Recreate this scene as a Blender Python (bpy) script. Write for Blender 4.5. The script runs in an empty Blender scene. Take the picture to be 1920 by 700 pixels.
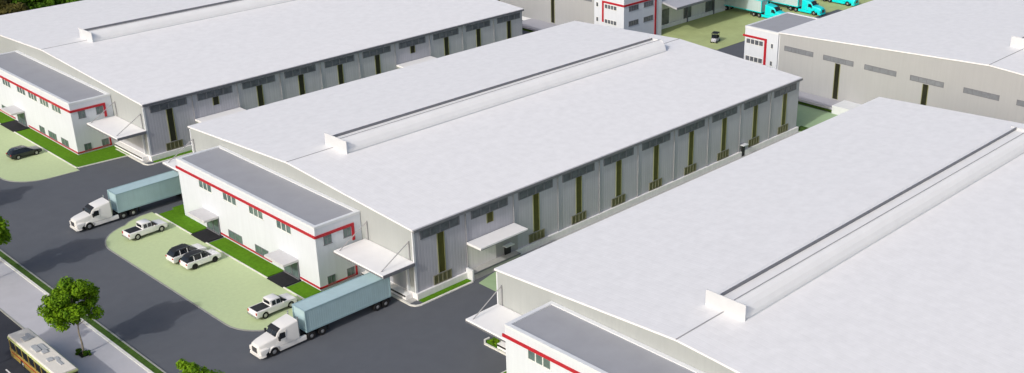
import bpy, bmesh, math, random
from mathutils import Vector, Matrix
rad = math.radians
random.seed(7)
C = bpy.context.scene.collection
S = bpy.context.scene

# ------------------------------------------------------------------ camera
cam_d = bpy.data.cameras.new('camera'); cam = bpy.data.objects.new('camera', cam_d); C.objects.link(cam)
cam_d.sensor_width = 36; cam_d.lens = 2174.3 * 36 / 1920
cam_d.shift_x = (960 - 1112.2) / 1920; cam_d.shift_y = (393.8 - 350) / 1920
cam_d.clip_start = 1; cam_d.clip_end = 6000
cam.location = (0, 0, 68)
cam.rotation_euler = (rad(90 - 24.184), 0, rad(43.365 - 90))
S.camera = cam

# ------------------------------------------------------------------ light
SUN_EL, SUN_AZ = 33.5, -8.0         # sun shines towards +x and slightly towards +y
sd = bpy.data.lights.new('sun', 'SUN'); sun = bpy.data.objects.new('sun', sd); C.objects.link(sun)
sd.energy = 2.0; sd.angle = rad(0.9); sd.color = (1.0, 0.98, 0.955)
dirv = Vector((math.cos(rad(SUN_EL)) * math.cos(rad(SUN_AZ)), -math.cos(rad(SUN_EL)) * math.sin(rad(SUN_AZ)), -math.sin(rad(SUN_EL))))
sun.rotation_euler = dirv.to_track_quat('-Z', 'Y').to_euler()
w = bpy.data.worlds.new('World'); S.world = w; w.use_nodes = True
nt = w.node_tree; bg = nt.nodes['Background']; sky = nt.nodes.new('ShaderNodeTexSky')
sky.sky_type = 'NISHITA'; sky.sun_disc = False; sky.sun_elevation = rad(SUN_EL)
sx, sy = -dirv.x, -dirv.y
sky.sun_rotation = math.atan2(sx, sy)
sky.air_density = 1.0; sky.dust_density = 4.0; sky.ozone_density = 0.5
nt.links.new(sky.outputs[0], bg.inputs[0]); bg.inputs[1].default_value = 0.15
S.view_settings.view_transform = 'Standard'; S.view_settings.look = 'None'
S.view_settings.exposure = -0.09; S.view_settings.gamma = 1; S.view_settings.use_curve_mapping = False
S.render.engine = 'CYCLES'

# ------------------------------------------------------------------ materials
def mat(name, col, rough=0.7, metal=0.0, var=0.08, scale=0.6, ribs=None, rib_str=0.3, bump=0.0, bscale=8.0,
        spec=0.4, streak=0.0, col2=None, translucent=0.0, coat=0.0):
    m = bpy.data.materials.new(name); m.use_nodes = True
    n = m.node_tree.nodes; l = m.node_tree.links; b = n['Principled BSDF']
    b.inputs['Roughness'].default_value = rough; b.inputs['Metallic'].default_value = metal
    b.inputs['Specular IOR Level'].default_value = spec
    if coat: b.inputs['Coat Weight'].default_value = coat; b.inputs['Coat Roughness'].default_value = .08
    tc = n.new('ShaderNodeTexCoord'); geo = n.new('ShaderNodeNewGeometry')
    nz = n.new('ShaderNodeTexNoise'); nz.inputs['Scale'].default_value = scale; nz.inputs['Detail'].default_value = 7; nz.inputs['Roughness'].default_value = .62
    l.new(geo.outputs['Position'], nz.inputs['Vector'])
    cr = n.new('ShaderNodeValToRGB'); cr.color_ramp.elements[0].position = .3; cr.color_ramp.elements[1].position = .7
    c2 = col2 or tuple(min(1, c * (1 + var)) for c in col)
    c1 = col if col2 else tuple(c * (1 - var) for c in col)
    cr.color_ramp.elements[0].color = (*c1, 1); cr.color_ramp.elements[1].color = (*c2, 1)
    l.new(nz.outputs['Fac'], cr.inputs['Fac']); out = cr.outputs['Color']
    if streak:
        mp = n.new('ShaderNodeMapping'); mp.inputs['Scale'].default_value = (3.0, 3.0, .12)
        l.new(geo.outputs['Position'], mp.inputs['Vector'])
        n2 = n.new('ShaderNodeTexNoise'); n2.inputs['Scale'].default_value = 1.0; n2.inputs['Detail'].default_value = 4
        l.new(mp.outputs[0], n2.inputs['Vector'])
        mr = n.new('ShaderNodeMapRange'); mr.inputs['From Min'].default_value = .35; mr.inputs['From Max'].default_value = .75
        mr.inputs['To Min'].default_value = 1.0; mr.inputs['To Max'].default_value = 1 - streak
        l.new(n2.outputs['Fac'], mr.inputs['Value'])
        mx = n.new('ShaderNodeMix'); mx.data_type = 'RGBA'; mx.blend_type = 'MULTIPLY'; mx.inputs['Factor'].default_value = 1
        l.new(out, mx.inputs['A']); l.new(mr.outputs[0], mx.inputs['B']); out = mx.outputs['Result']
    l.new(out, b.inputs['Base Color'])
    hgt = None
    if ribs:                                     # ribs = (axis vector, period in m)
        ax, per = ribs
        dt = n.new('ShaderNodeVectorMath'); dt.operation = 'DOT_PRODUCT'; dt.inputs[1].default_value = ax
        l.new(geo.outputs['Position'], dt.inputs[0])
        mu = n.new('ShaderNodeMath'); mu.operation = 'MULTIPLY'; mu.inputs[1].default_value = 1 / per
        l.new(dt.outputs['Value'], mu.inputs[0])
        fr = n.new('ShaderNodeMath'); fr.operation = 'FRACT'; l.new(mu.outputs[0], fr.inputs[0])
        pp = n.new('ShaderNodeMath'); pp.operation = 'PINGPONG'; pp.inputs[1].default_value = .5; l.new(fr.outputs[0], pp.inputs[0])
        mr2 = n.new('ShaderNodeMapRange'); mr2.inputs['From Max'].default_value = .12; l.new(pp.outputs[0], mr2.inputs['Value'])
        hgt = mr2.outputs[0]; bp = n.new('ShaderNodeBump'); bp.inputs['Strength'].default_value = rib_str; bp.inputs['Distance'].default_value = .04
        l.new(hgt, bp.inputs['Height']); l.new(bp.outputs[0], b.inputs['Normal'])
    if bump:
        n3 = n.new('ShaderNodeTexNoise'); n3.inputs['Scale'].default_value = bscale; n3.inputs['Detail'].default_value = 5
        l.new(geo.outputs['Position'], n3.inputs['Vector'])
        b2 = n.new('ShaderNodeBump'); b2.inputs['Strength'].default_value = bump; b2.inputs['Distance'].default_value = .05
        l.new(n3.outputs['Fac'], b2.inputs['Height'])
        if ribs: l.new(bp.outputs[0], b2.inputs['Normal'])
        l.new(b2.outputs[0], b.inputs['Normal'])
    if translucent:
        tr = n.new('ShaderNodeBsdfTranslucent'); l.new(out, tr.inputs['Color'])
        ms = n.new('ShaderNodeMixShader'); ms.inputs[0].default_value = translucent
        o = n['Material Output']; l.new(b.outputs[0], ms.inputs[1]); l.new(tr.outputs[0], ms.inputs[2]); l.new(ms.outputs[0], o.inputs['Surface'])
    return m

M = {}
M['roof']      = mat('white_metal_roof', (.82, .818, .826), .55, var=.045, scale=.8, ribs=((1, 0, 0), .9), rib_str=.16, streak=0, bump=.05, bscale=.5)
M['roof_flat'] = mat('white_canopy_top', (.84, .84, .84), .5, var=.03, scale=.5)
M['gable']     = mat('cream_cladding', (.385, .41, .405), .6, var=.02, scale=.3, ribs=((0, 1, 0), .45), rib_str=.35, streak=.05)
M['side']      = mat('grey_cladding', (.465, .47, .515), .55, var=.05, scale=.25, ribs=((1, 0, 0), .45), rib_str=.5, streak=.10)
M['side_lt']   = mat('pale_cladding', (.80, .79, .78), .55, var=.04, scale=.25, ribs=((1, 0, 0), .45), rib_str=.4, streak=.08)
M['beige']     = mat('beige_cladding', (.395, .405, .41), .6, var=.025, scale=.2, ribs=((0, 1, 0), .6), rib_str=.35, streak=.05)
M['white']     = mat('white_render_paint', (.65, .69, .745), .6, var=.02, scale=.5, ribs=((0, 1, 0), .9), rib_str=.25, streak=.05)
M['trim']      = mat('white_trim', (.71, .735, .76), .5, var=.03, scale=1.2)
M['porch_top'] = mat('grey_porch_slab', (.56, .56, .57), .7, var=.05, scale=1.5)
M['plate'] = mat('white_end_plate', (.56, .58, .60), .55, var=.03, scale=1)
M['gutter']    = mat('grey_gutter_metal', (.20, .205, .225), .45, metal=.2, var=.08, scale=1)
M['gutter_dk'] = mat('dark_gutter_metal', (.15, .155, .18), .45, metal=.2, var=.08, scale=1)
M['office_roof'] = mat('grey_roof_membrane', (.335, .345, .375), .8, var=.05, scale=.35, bump=.2, bscale=3)
M['red']       = mat('red_stripe_paint', (.43, .012, .024), .5, var=.06, scale=2)
M['plinth']    = mat('plinth_concrete', (.86, .86, .86), .8, var=.05, scale=1.2, streak=.08)
M['concrete']  = mat('concrete', (.42, .42, .41), .85, var=.10, scale=1.3, bump=.2, bscale=6)
M['conc_dk']   = mat('stained_concrete', (.22, .22, .23), .85, var=.15, scale=1.3)
M['frame']     = mat('window_frame_grey', (.17, .175, .195), .5, var=.05)
M['frame_lt']  = mat('window_frame_white', (.75, .77, .75), .5, var=.04)
M['glass']     = mat('blue_grey_glass', (.12, .13, .15), .25, var=.35, scale=.9, spec=.6)
M['glass_gr']  = mat('green_grey_glass', (.11, .16, .155), .15, var=.35, scale=1.2, spec=.6)
M['glass_dk']  = mat('dark_vehicle_glass', (.012, .015, .02), .08, var=.2, spec=.7)
M['olive']     = mat('olive_strip_glass', (.058, .054, .005), .3, var=.25, scale=1.5)
M['olive_fr']  = mat('olive_strip_frame', (.25, .26, .12), .5, var=.1)
M['dark_strip']= mat('dark_strip_glass', (.022, .022, .012), .3, var=.3, scale=1.5)
M['louvre']    = mat('louvre_metal', (.19, .19, .125), .6, var=.15, scale=2)
M['louvre_in'] = mat('louvre_recess', (.125, .125, .055), .6, var=.2, scale=2)
M['pipe']      = mat('downpipe_grey', (.34, .34, .35), .8, var=.05)
M['asphalt']   = mat('yard_asphalt', (.113, .123, .141), .93, var=.05, scale=.5, bump=.4, bscale=14, spec=.2)
M['road']      = mat('road_asphalt', (.040, .044, .056), .93, var=.15, scale=.25, bump=.3, bscale=14, spec=.2)
M['side_walk'] = mat('sidewalk_paving', (.49, .49, .52), .85, var=.05, scale=.5, bump=.15, bscale=8)
M['kerb']      = mat('kerb_concrete', (.72, .72, .67), .8, var=.12, scale=1.5)
M['kerb_dk']   = mat('kerb_grey', (.30, .31, .29), .85, var=.15, scale=1.5)
M['paving']    = mat('pale_green_paving', (.50, .60, .345), .9, var=.045, scale=2.2, bump=.3, bscale=9, spec=.2)
M['alley']     = mat('alley_green_paving', (.34, .47, .28), .9, var=.06, scale=.5, bump=.2, bscale=9, spec=.2)
M['field']     = mat('yard_turf', (.41, .48, .225), .95, var=.10, scale=.3, bump=.3, bscale=6, spec=.2)
M['lawn']      = mat('bright_lawn', (.088, .215, .008), .95, var=.18, scale=2.5, bump=.9, bscale=9, spec=.15)
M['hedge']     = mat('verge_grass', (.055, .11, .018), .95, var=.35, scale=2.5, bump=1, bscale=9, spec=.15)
M['black_mat'] = mat('black_entrance_paving', (.014, .014, .018), .8, var=.3, scale=2, bump=.2)
M['ground']    = mat('far_ground', (.07, .11, .035), .95, var=.4, scale=.06, spec=.1)
M['lane']      = mat('lane_paint', (.75, .75, .75), .7, var=.08, scale=2)
M['cont']      = mat('pale_teal_container', (.43, .585, .62), .45, var=.05, scale=.7, streak=.06, bump=.02)
M['cont_pale'] = mat('pale_grey_container', (.50, .63, .65), .5, var=.06, scale=.7, streak=.08)
M['cont_edge'] = mat('container_rail', (.32, .46, .50), .45, var=.08)
M['truckwhite']= mat('white_truck_paint', (.78, .775, .755), .3, var=.02, coat=.4)
M['teal']      = mat('turquoise_truck_paint', (.0, .70, .72), .35, var=.03, coat=.3)
M['carwhite']  = mat('white_car_paint', (.83, .83, .83), .25, var=.015, coat=.6)
M['carblack']  = mat('navy_car_paint', (.010, .013, .022), .22, var=.1, coat=.7)
M['black']     = mat('black_plastic', (.018, .019, .022), .55, var=.2)
M['tyre']      = mat('tyre_rubber', (.016, .016, .017), .85, var=.2)
M['rim']       = mat('rim_metal', (.50, .50, .51), .35, metal=.6, var=.05)
M['chassis']   = mat('chassis_black', (.022, .022, .024), .7, var=.2)
M['chrome']    = mat('bright_metal', (.62, .62, .62), .25, metal=.9, var=.03)
M['lamp']      = mat('lamp_lens', (.75, .75, .72), .15, var=.05)
M['lamp_red']  = mat('red_lamp_lens', (.45, .02, .02), .25, var=.1)
M['bus_roof']  = mat('cream_bus_roof', (.74, .71, .65), .45, var=.03, scale=1.5)
M['bus_gold']  = mat('golden_bus_paint', (.37, .28, .07), .35, var=.12, scale=1.2, coat=.3)
M['bus_lime']  = mat('pale_lime_bus_stripe', (.50, .56, .24), .35, var=.06)
M['unit']      = mat('grey_roof_unit', (.42, .44, .46), .5, var=.15, scale=3)
M['bark']      = mat('tree_bark', (.30, .26, .20), .9, var=.25, scale=5, bump=.6)
M['bark_dk']   = mat('dark_bark', (.10, .075, .05), .9, var=.25, scale=3, bump=.6)
M['leaf']      = mat('bright_leaves', (.035, .115, .003), .7, scale=1.3, col2=(.25, .43, .010), translucent=.22, spec=.2)
M['leaf_dk']   = mat('woodland_leaves', (.02, .07, .005), .8, scale=.35, col2=(.12, .24, .015), translucent=.15, spec=.15)
M['leaf_br']   = mat('woodland_brown_leaves', (.05, .045, .012), .8, scale=.35, col2=(.13, .12, .03), translucent=.15, spec=.15)
M['soil']      = mat('dark_soil', (.02, .025, .018), .95, var=.3, scale=4)

# ------------------------------------------------------------------ mesh helpers
class MB:
    """collects shapes for ONE mesh"""
    def __init__(s, o=(0, 0, 0)): s.bm = bmesh.new(); s.o = Vector(o)
    def face(s, pts):
        return s.bm.faces.new([s.bm.verts.new(Vector(p) - s.o) for p in pts])
    def box(s, x0, x1, y0, y1, z0, z1):
        v = [s.bm.verts.new(Vector(p) - s.o) for p in ((x0,y0,z0),(x1,y0,z0),(x1,y1,z0),(x0,y1,z0),(x0,y0,z1),(x1,y0,z1),(x1,y1,z1),(x0,y1,z1))]
        for f in ((3,2,1,0),(4,5,6,7),(0,1,5,4),(1,2,6,5),(2,3,7,6),(3,0,4,7)): s.bm.faces.new([v[i] for i in f])
        return s
    def prism(s, pts, ext):
        """polygon pts extruded by vector ext"""
        e = Vector(ext); a = [s.bm.verts.new(Vector(p) - s.o) for p in pts]; b = [s.bm.verts.new(Vector(p) - s.o + e) for p in pts]
        s.bm.faces.new(a[::-1]); s.bm.faces.new(b); n = len(a)
        for i in range(n): s.bm.faces.new((a[i], a[(i+1) % n], b[(i+1) % n], b[i]))
        return s
    def loft(s, secs):
        rings = [[s.bm.verts.new(Vector(p) - s.o) for p in sec] for sec in secs]; n = len(rings[0])
        for A, B in zip(rings, rings[1:]):
            for i in range(n): s.bm.faces.new((A[i], A[(i+1) % n], B[(i+1) % n], B[i]))
        s.bm.faces.new(rings[0][::-1]); s.bm.faces.new(rings[-1]); return s
    def cyl(s, p0, p1, r0, r1=None, n=12):
        r1 = r0 if r1 is None else r1; p0, p1 = Vector(p0), Vector(p1); d = (p1 - p0).normalized()
        u = d.orthogonal().normalized(); v = d.cross(u)
        return s.loft([[p + r * (math.cos(2*math.pi*i/n) * u + math.sin(2*math.pi*i/n) * v) for i in range(n)] for p, r in ((p0, r0), (p1, r1))])
    def build(s, name, m, parent=None, bevel=0.0, smooth=False, seg=2):
        bmesh.ops.remove_doubles(s.bm, verts=s.bm.verts, dist=1e-5) if False else None
        bmesh.ops.recalc_face_normals(s.bm, faces=s.bm.faces)
        if bevel: bmesh.ops.bevel(s.bm, geom=[e for e in s.bm.edges if len(e.link_faces) == 2 and e.calc_face_angle(0) > .35], offset=bevel, segments=seg, profile=.6, affect='EDGES', clamp_overlap=True)
        me = bpy.data.meshes.new(name); s.bm.to_mesh(me); s.bm.free(); me.materials.append(m)
        if smooth:
            for p in me.polygons: p.use_smooth = True
            try: me.set_sharp_from_angle(angle=rad(38))
            except Exception: pass
        o = bpy.data.objects.new(name, me); C.objects.link(o)
        if parent: o.parent = parent
        return o
def thing(name, label, cat, loc=(0, 0, 0), rz=0, group=None):
    o = bpy.data.objects.new(name, None); C.objects.link(o); o.location = loc; o.rotation_euler = (0, 0, rz); o.empty_display_size = .5
    o['label'] = label; o['category'] = cat
    if group: o['group'] = group
    return o
def tag(o, label, cat, group=None):
    o['label'] = label; o['category'] = cat
    if group: o['group'] = group
    return o
def structure(name, mb, m, **k):
    o = mb.build(name, m, **k); o['kind'] = 'structure'; return o
def dup(root, loc, rz=0, label=None, group=None, scale=None):
    r = root.copy(); C.objects.link(r); r.location = loc; r.rotation_euler = (0, 0, rz)
    if scale: r.scale = scale
    if label: r['label'] = label
    if group: r['group'] = group
    for ch in list(root.children):
        c = ch.copy(); C.objects.link(c); c.parent = r
        for g in list(ch.children):
            d = g.copy(); C.objects.link(d); d.parent = c
    return r
def arc(cx, cy, r, a0, a1, n=10):
    return [(cx + r*math.cos(rad(a0 + (a1-a0)*i/n)), cy + r*math.sin(rad(a0 + (a1-a0)*i/n))) for i in range(n+1)]
def slab(name, pts, z0, z1, m):
    b = MB(); b.prism([(x, y, z0) for x, y in pts], (0, 0, z1 - z0)); return structure(name, b, m)
def kerb_path(name, pts, wd, z0, z1, m, closed=False):
    """kerb strip of width wd that follows pts"""
    b = MB(); n = len(pts); P = [Vector((x, y, 0)) for x, y in pts]; L = []
    for i in range(n):
        a = P[i-1] if (i > 0 or closed) else P[i]; c = P[(i+1) % n] if (i < n-1 or closed) else P[i]
        d = (c - a).normalized(); nn = Vector((-d.y, d.x, 0)); L.append((P[i] - nn*wd/2, P[i] + nn*wd/2))
    rng = range(n if closed else n-1)
    vs = [[b.bm.verts.new(q + Vector((0, 0, z))) for q, z in ((l, z0), (r, z0), (r, z1), (l, z1))] for l, r in L]
    for i in rng:
        A, B_ = vs[i], vs[(i+1) % n]
        for k in range(4): b.bm.faces.new((A[k], A[(k+1) % 4], B_[(k+1) % 4], B_[k]))
    if not closed: b.bm.faces.new(vs[0]); b.bm.faces.new(vs[-1][::-1])
    return structure(name, b, m)

# ================================================================== THE GROUND
g = MB(); g.face([(-2500, -2500, -.12), (2500, -2500, -.12), (2500, 2500, -.12), (-2500, 2500, -.12)]); structure('ground', g, M['ground'])
g = MB(); g.box(10, 39.85, -200, 520, -.3, -.08); structure('main_road', g, M['road'])
g = MB(); g.box(46.55, 400, -200, 238.6, -.3, 0); structure('yard_asphalt', g, M['asphalt'])
g = MB(); g.box(40.05, 45.25, -200, 520, -.3, .06)
structure('sidewalk', g, M['side_walk'])
kerb_path('sidewalk_kerb', [(39.95, -200), (39.95, 520)], .2, -.3, .07, M['kerb_dk'])
kerb_path('planter_kerb', [(45.42, -200), (45.42, 520)], .34, -.3, .14, M['kerb'])
kerb_path('planter_kerb', [(46.45, -200), (46.45, 520)], .2, -.3, .12, M['kerb_dk'])
g = MB(); g.box(45.59, 46.35, -200, 520, -.3, .10); structure('planter_strip', g, M['hedge'])
g = MB()
for k in range(-14, 20): g.box(34.83, 34.99, 119.2 + k*7.2 - 1.0, 119.2 + k*7.2 + 2.4, -.079, -.074)
structure('lane_marking', g, M['lane'])

def parking(yl, yr, tag_):
    """pale green car park in front of an office, yl > yr are its two ends"""
    out = [(66.3, yl + .3)] + [(64.4, yl + .2), (62.4, yl - .5)] + arc(62.6, yl - 7.2, 6.1, 100, 180, 8)
    out += arc(62.2, yr + 5.4, 5.6, 180, 262, 8) + [(66.3, yr - .4)]
    slab('car_park', out, -.2, .05, M['paving'])
    kerb_path('car_park_kerb', out, .16, -.2, .075, M['kerb_dk'])
    return out
parking(148.8, 107.4, 2); parking(214, 172.3, 1); parking(81.5, 40, 3)

def lawn(pts, z=.11):
    slab('lawn', pts, -.1, z, M['lawn'])
def kerb(pts, closed=False, wd=.18, z=.13, m='kerb'): kerb_path('lawn_kerb', pts, wd, -.1, z, M[m], closed)
def rect(x0, x1, y0, y1): return [(x0, y0), (x1, y0), (x1, y1), (x0, y1)]
# middle office
for y0, y1 in ((138.4, 147.6), (119.6, 133.9), (111.4, 115.4)): lawn(rect(66.45, 68.98, y0, y1))
lawn([(66.45, 107.3), (74.2, 106.2), (74.2, 111.2), (66.45, 111.38)])
lawn(rect(69, 75.6, 144.9, 148.3))
kerb([(66.38, 107.2), (66.38, 148.2)])
kerb([(74.2, 106.1), (66.4, 107.2)])
# left office
for y0, y1 in ((178.4, 196.3), (202.5, 214)): lawn(rect(66.45, 68.98, y0, y1))
lawn([(66.45, 173.2), (75.3, 172.2), (75.3, 178.2), (66.45, 178.38)])
kerb([(75.2, 171.9), (74.9, 172.3), (66.7, 173.1), (66.38, 173.5), (66.38, 214)])
# right office, left end
lawn(rect(66.45, 68.98, 64, 77.4)); lawn([(66.45, 77.42), (75.3, 77.42), (74.6, 81.2), (66.45, 81.2)])
kerb([(66.38, 64), (66.38, 81.3), (74.7, 81.3)])
def ent(y0, y1):
    g = MB(); g.box(66.25, 69.0, y0, y1, -.1, .14); structure('entrance_paving', g, M['black_mat'])
ent(134.3, 138.1); ent(115.7, 119.3); ent(196.6, 202.2)
# strips beside the warehouse corners
def corner_strip(yw, x1):
    slab('lawn', [(75.9, yw-1.05), (76.4, yw-1.25), (x1, yw-1.25), (x1, yw-.34), (75.9, yw-.34)], -.1, .10, M['lawn'])
    kerb_path('lawn_kerb', [(74.4, yw+9), (74.4, yw-.6), (74.7, yw-1.2), (75.3, yw-1.45), (x1, yw-1.45)], .28, -.1, .12, M['kerb'])
    g = MB(); g.box(74.55, 75.7, yw-.2, yw+9.2, -.1, .10); structure('dock_apron', g, M['concrete'])
corner_strip(101.2, 83.6); corner_strip(167.5, 83.6)
# alley between the sheds
slab('alley_paving', [(83.9, 86.4), (157.3, 86.4), (169, 86.4), (169, 101.7), (169, 118), (157.3, 118), (157.3, 100.9), (92, 100.9), (83.9, 99.0)], -.2, .03, M['alley'])
slab('alley_paving', [(83.9, 153.1), (157.3, 153.1), (157.3, 167.3), (83.9, 167.3)], -.2, .03, M['alley'])
slab('lawn', [(157.6, 100.4), (159.6, 100.4), (159.6, 102.0), (157.6, 102.0)], -.1, .16, M['hedge'])
for ya, yb in ((100.0, 101.1), (166.3, 167.4)): slab('wall_apron', rect(92.2, 157.0, ya, yb), -.1, .045, M['concrete'])
# planting pocket at the left corner of the right shed
slab('lawn', [(74.7, 84.6), (75.7, 84.3), (75.7, 87.4), (75.1, 87.7), (74.7, 87.2)], -.1, .12, M['lawn'])
kerb_path('lawn_kerb', [(75.75, 82.3), (74.55, 83.0), (74.5, 87.3), (75.0, 87.9), (75.75, 87.9)], .24, -.1, .16, M['kerb'])
# far yard turf
slab('yard_turf', [(186.3, 140.75), (400, 140.75), (400, 159.4), (186.3, 159.4)], -.2, .05, M['field'])
slab('yard_turf', [(232, 128), (400, 128), (400, 140.7), (232, 140.7)], -.2, .05, M['field'])

# ================================================================== WAREHOUSES
BAY = [80.0 + 8.09*i for i in range(10)]
def gable_shed(label, x0, x1, y0, y1, yr, eave, ridge, wall_m, gmat, side_m, name='warehouse', rear=True):
    """long shed: gables face -x and +x, eaves at y0 (right) and y1 (left)"""
    o = (x0, (y0+y1)/2, 0)
    r = thing(name, label, 'warehouse', o)
    t = .22
    ge = lambda y, d=0: (eave + (ridge-eave) * (1 - abs(y-yr)/((y1-yr) if y > yr else (yr-y0)))) - d
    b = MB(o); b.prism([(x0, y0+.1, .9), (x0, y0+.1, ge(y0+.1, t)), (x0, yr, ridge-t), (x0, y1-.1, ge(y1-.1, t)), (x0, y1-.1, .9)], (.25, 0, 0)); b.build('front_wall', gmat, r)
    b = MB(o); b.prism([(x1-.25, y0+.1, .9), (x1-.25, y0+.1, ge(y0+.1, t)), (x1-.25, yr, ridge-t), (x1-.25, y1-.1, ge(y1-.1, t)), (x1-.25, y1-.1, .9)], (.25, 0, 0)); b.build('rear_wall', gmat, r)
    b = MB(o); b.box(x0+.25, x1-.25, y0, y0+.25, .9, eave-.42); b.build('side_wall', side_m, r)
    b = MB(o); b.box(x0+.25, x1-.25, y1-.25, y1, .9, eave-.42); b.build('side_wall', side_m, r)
    b = MB(o)
    b.box(x0-.06, x1+.06, y0-.32, y0+.3, -.1, .9); b.box(x0-.06, x1+.06, y1-.3, y1+.08, -.1, .9); b.box(x0-.06, x0+.3, y0+.3, y1-.3, -.1, .9); b.box(x1-.3, x1+.06, y0+.3, y1-.3, -.1, .9)
    b.build('plinth', M['plinth'], r)
    b = MB(o)
    for yy0, yy1 in ((y0-.05, y0+.12), (y1-.12, y1+.05)): b.box(x0-.05, x0+.25, yy0, yy1, .9, eave-.42)
    b.build('corner_trim', M['trim'], r)
    b = MB(o)                                                      # the two roof slopes, one sheet folded at the ridge
    b.prism([(x0-.15, y0-.25, eave-t), (x0-.15, y0-.25, eave), (x0-.15, yr, ridge), (x0-.15, y1+.25, eave), (x0-.15, y1+.25, eave-t), (x0-.15, yr, ridge-t)], (x1-x0+.3, 0, 0))
    roof = b.build('roof', M['roof'], r)
    return r, o, roof
def gutter(r, o, x0, x1, y, eave, m, out=-1):
    b = MB(o)
    ya, yb = (y-.42, y-.02) if out < 0 else (y+.02, y+.42)
    b.prism([(x0, ya, eave-.02), (x0, ya, eave-.36), (x0, yb, eave-.44), (x0, yb, eave-.23)], (x1-x0, 0, 0))
    return b.build('gutter', m, r)
def ridge_line(r, o, roof, x0, xm, yr, ridge):
    b = MB(o); b.box(x0-.16, xm, yr-.07, yr+.07, ridge-.03, ridge+.035)
    b.build('ridge_cap', M['pipe'], roof)
def monitor(r, o, x0, x1, yc, zr, slope, hw=2.5, top=1.65, ch=.85):
    """ridge ventilator: two closed side boxes with an open channel between, white end plates"""
    zb = zr - slope*hw - .05; zt = zr + top
    b = MB(o)
    h = zt - .05 - zr + slope*hw
    for sg in (1, -1):
        pr = [(hw-.1, 0), (hw-.22, .30), (hw-.5, .62), (hw-.9, .86), (hw-1.3, .97), (ch+.05, 1.0), (ch+.05, 0)]
        b.prism([(x0+.1, yc + sg*py, zb + .05 + (h-.05)*pz if pz else zb) for py, pz in pr], (x1-x0-.2, 0, 0))
    mon = b.build('ridge_vent', M['roof_flat'], r)
    b = MB(o); b.box(x0+.1, x1-.1, yc-ch-.049, yc+ch+.049, zb, zt-.42); b.build('vent_channel', M['roof_flat'], mon)
    b = MB(o); b.box(x0+.1, x1-.1, yc+ch-.06, yc+ch+.045, zt-.41, zt-.04); b.build('throat_flap', M['gutter'], mon)
    b = MB(o); b.box(x0+.1, x1-.1, yc-ch-.1, yc-ch-.02, zt-.049, zt-.005); b.build('throat_lip', M['pipe'], mon)
    b = MB(o); b.box(x0+.1, x1-.1, yc-hw+.02, yc-hw+.119, zb, zr - slope*hw + .10); b.build('base_flashing', M['plate'], mon)
    b = MB(o); b.box(x0, x0+.1, yc-hw, yc+hw, zb, zt); b.build('end_plate', M['plate'], mon)
    b = MB(o); b.box(x1-.1, x1-.02, yc-1.6, yc+1.6, zb, zt-.07); b.build('end_plate', M['plate'], mon)
    return mon
# wall openings, right-hand side (faces -y)
def louvred(x, y, r, o, z0=.98, z1=2.22, hw=1.42, m='louvre'):
    b = MB(o); fr = .09; yf = y-.10
    b.box(x-hw, x+hw, yf, y, z1-fr, z1); b.box(x-hw, x+hw, yf, y, z0, z0+fr)
    n = 4
    for k in range(n+1):
        xx = x-hw + (2*hw-.12)*k/n; b.box(xx, xx+.12, yf-.01, y, z0+fr, z1-fr)
    a = b.build('louvre_grille', M[m], r)
    b = MB(o); b.box(x-hw+.1, x+hw-.1, y-.03, y+.02, z0+fr, z1-fr); b.build('louvre_blades', M['louvre_in'], a)
def clerestory(x, y, r, o, z0=7.72, z1=8.85, hw=3.1, n=4):
    b = MB(o); fr = .10; yf = y-.07
    b.box(x-hw, x+hw, yf, y, z1-fr, z1); b.box(x-hw, x+hw, yf, y, z0, z0+fr)
    for k in range(n+1):
        xx = x-hw + (2*hw-.2)*k/n; b.box(xx, xx+.2, yf-.004, y, z0+fr, z1-fr)
    a = b.build('clerestory_window', M['frame'], r)
    b = MB(o); b.box(x-hw+.1, x+hw-.1, y-.03, y+.02, z0+fr, z1-fr); b.build('pane', M['glass'], a)
def strip(x, y, r, o, z0=2.3, z1=7.7, m='olive', fm='olive_fr', hw=.57):
    b = MB(o); yf = y-.08
    b.box(x-hw, x-hw+.1, yf, y, z0, z1); b.box(x+hw-.1, x+hw, yf, y, z0, z1)
    a = b.build('strip_window', M[fm], r)
    b = MB(o); b.box(x-hw+.1, x+hw-.1, y-.04, y+.02, z0, z1); b.build('pane', M[m], a)
def side_details(r, o, y, bays, short, gm, om, ofm):
    for i, x in enumerate(bays):
        clerestory(x, y, r, o)
        if i in short: strip(x, y, r, o, 6.35, 7.7, om, ofm)
        else: strip(x, y, r, o, 2.32, 7.7, om, ofm); louvred(x, y, r, o)
        if i: 
            b = MB(o); b.cyl((x-4.04, y-.09, .9), (x-4.04, y-.09, 9.05), .05, n=8); b.build('downpipe', M['pipe'], r)
def side_canopy(r, o, x0, x1, y, z=4.95, d=2.75):
    b = MB(o); b.box(x0, x1, y-d, y-.12, z-.32, z); a = b.build('side_canopy', M['roof_flat'], r, bevel=.04)
    b = MB(o); b.box(x0+.05, x1-.05, y-d-.03, y-d+.0, z-.30, z-.22); b.build('canopy_gutter', M['gutter'], a)
def front_canopy(r, o, y0, y1, z=5.2, ties=()):
    b = MB(o); b.box(70.95, 75.74, y0, y1, z-.38, z); a = b.build('front_canopy', M['roof_flat'], r, bevel=.04)
    b = MB(o); b.box(70.86, 70.945, y0+.05, y1-.05, z-.34, z-.2); b.box(71.0, 75.7, y0-.09, y0-.005, z-.44, z-.04); b.build('canopy_gutter', M['gutter'], a)
    for yy in ties:
        b = MB(o); b.cyl((75.72, yy, 7.7), (71.4, yy, z), .06, n=8); b.cyl((75.70, yy, 5.2), (75.70, yy, 7.75), .07, n=8); b.build('canopy_tie', M['pipe'], a)
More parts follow.
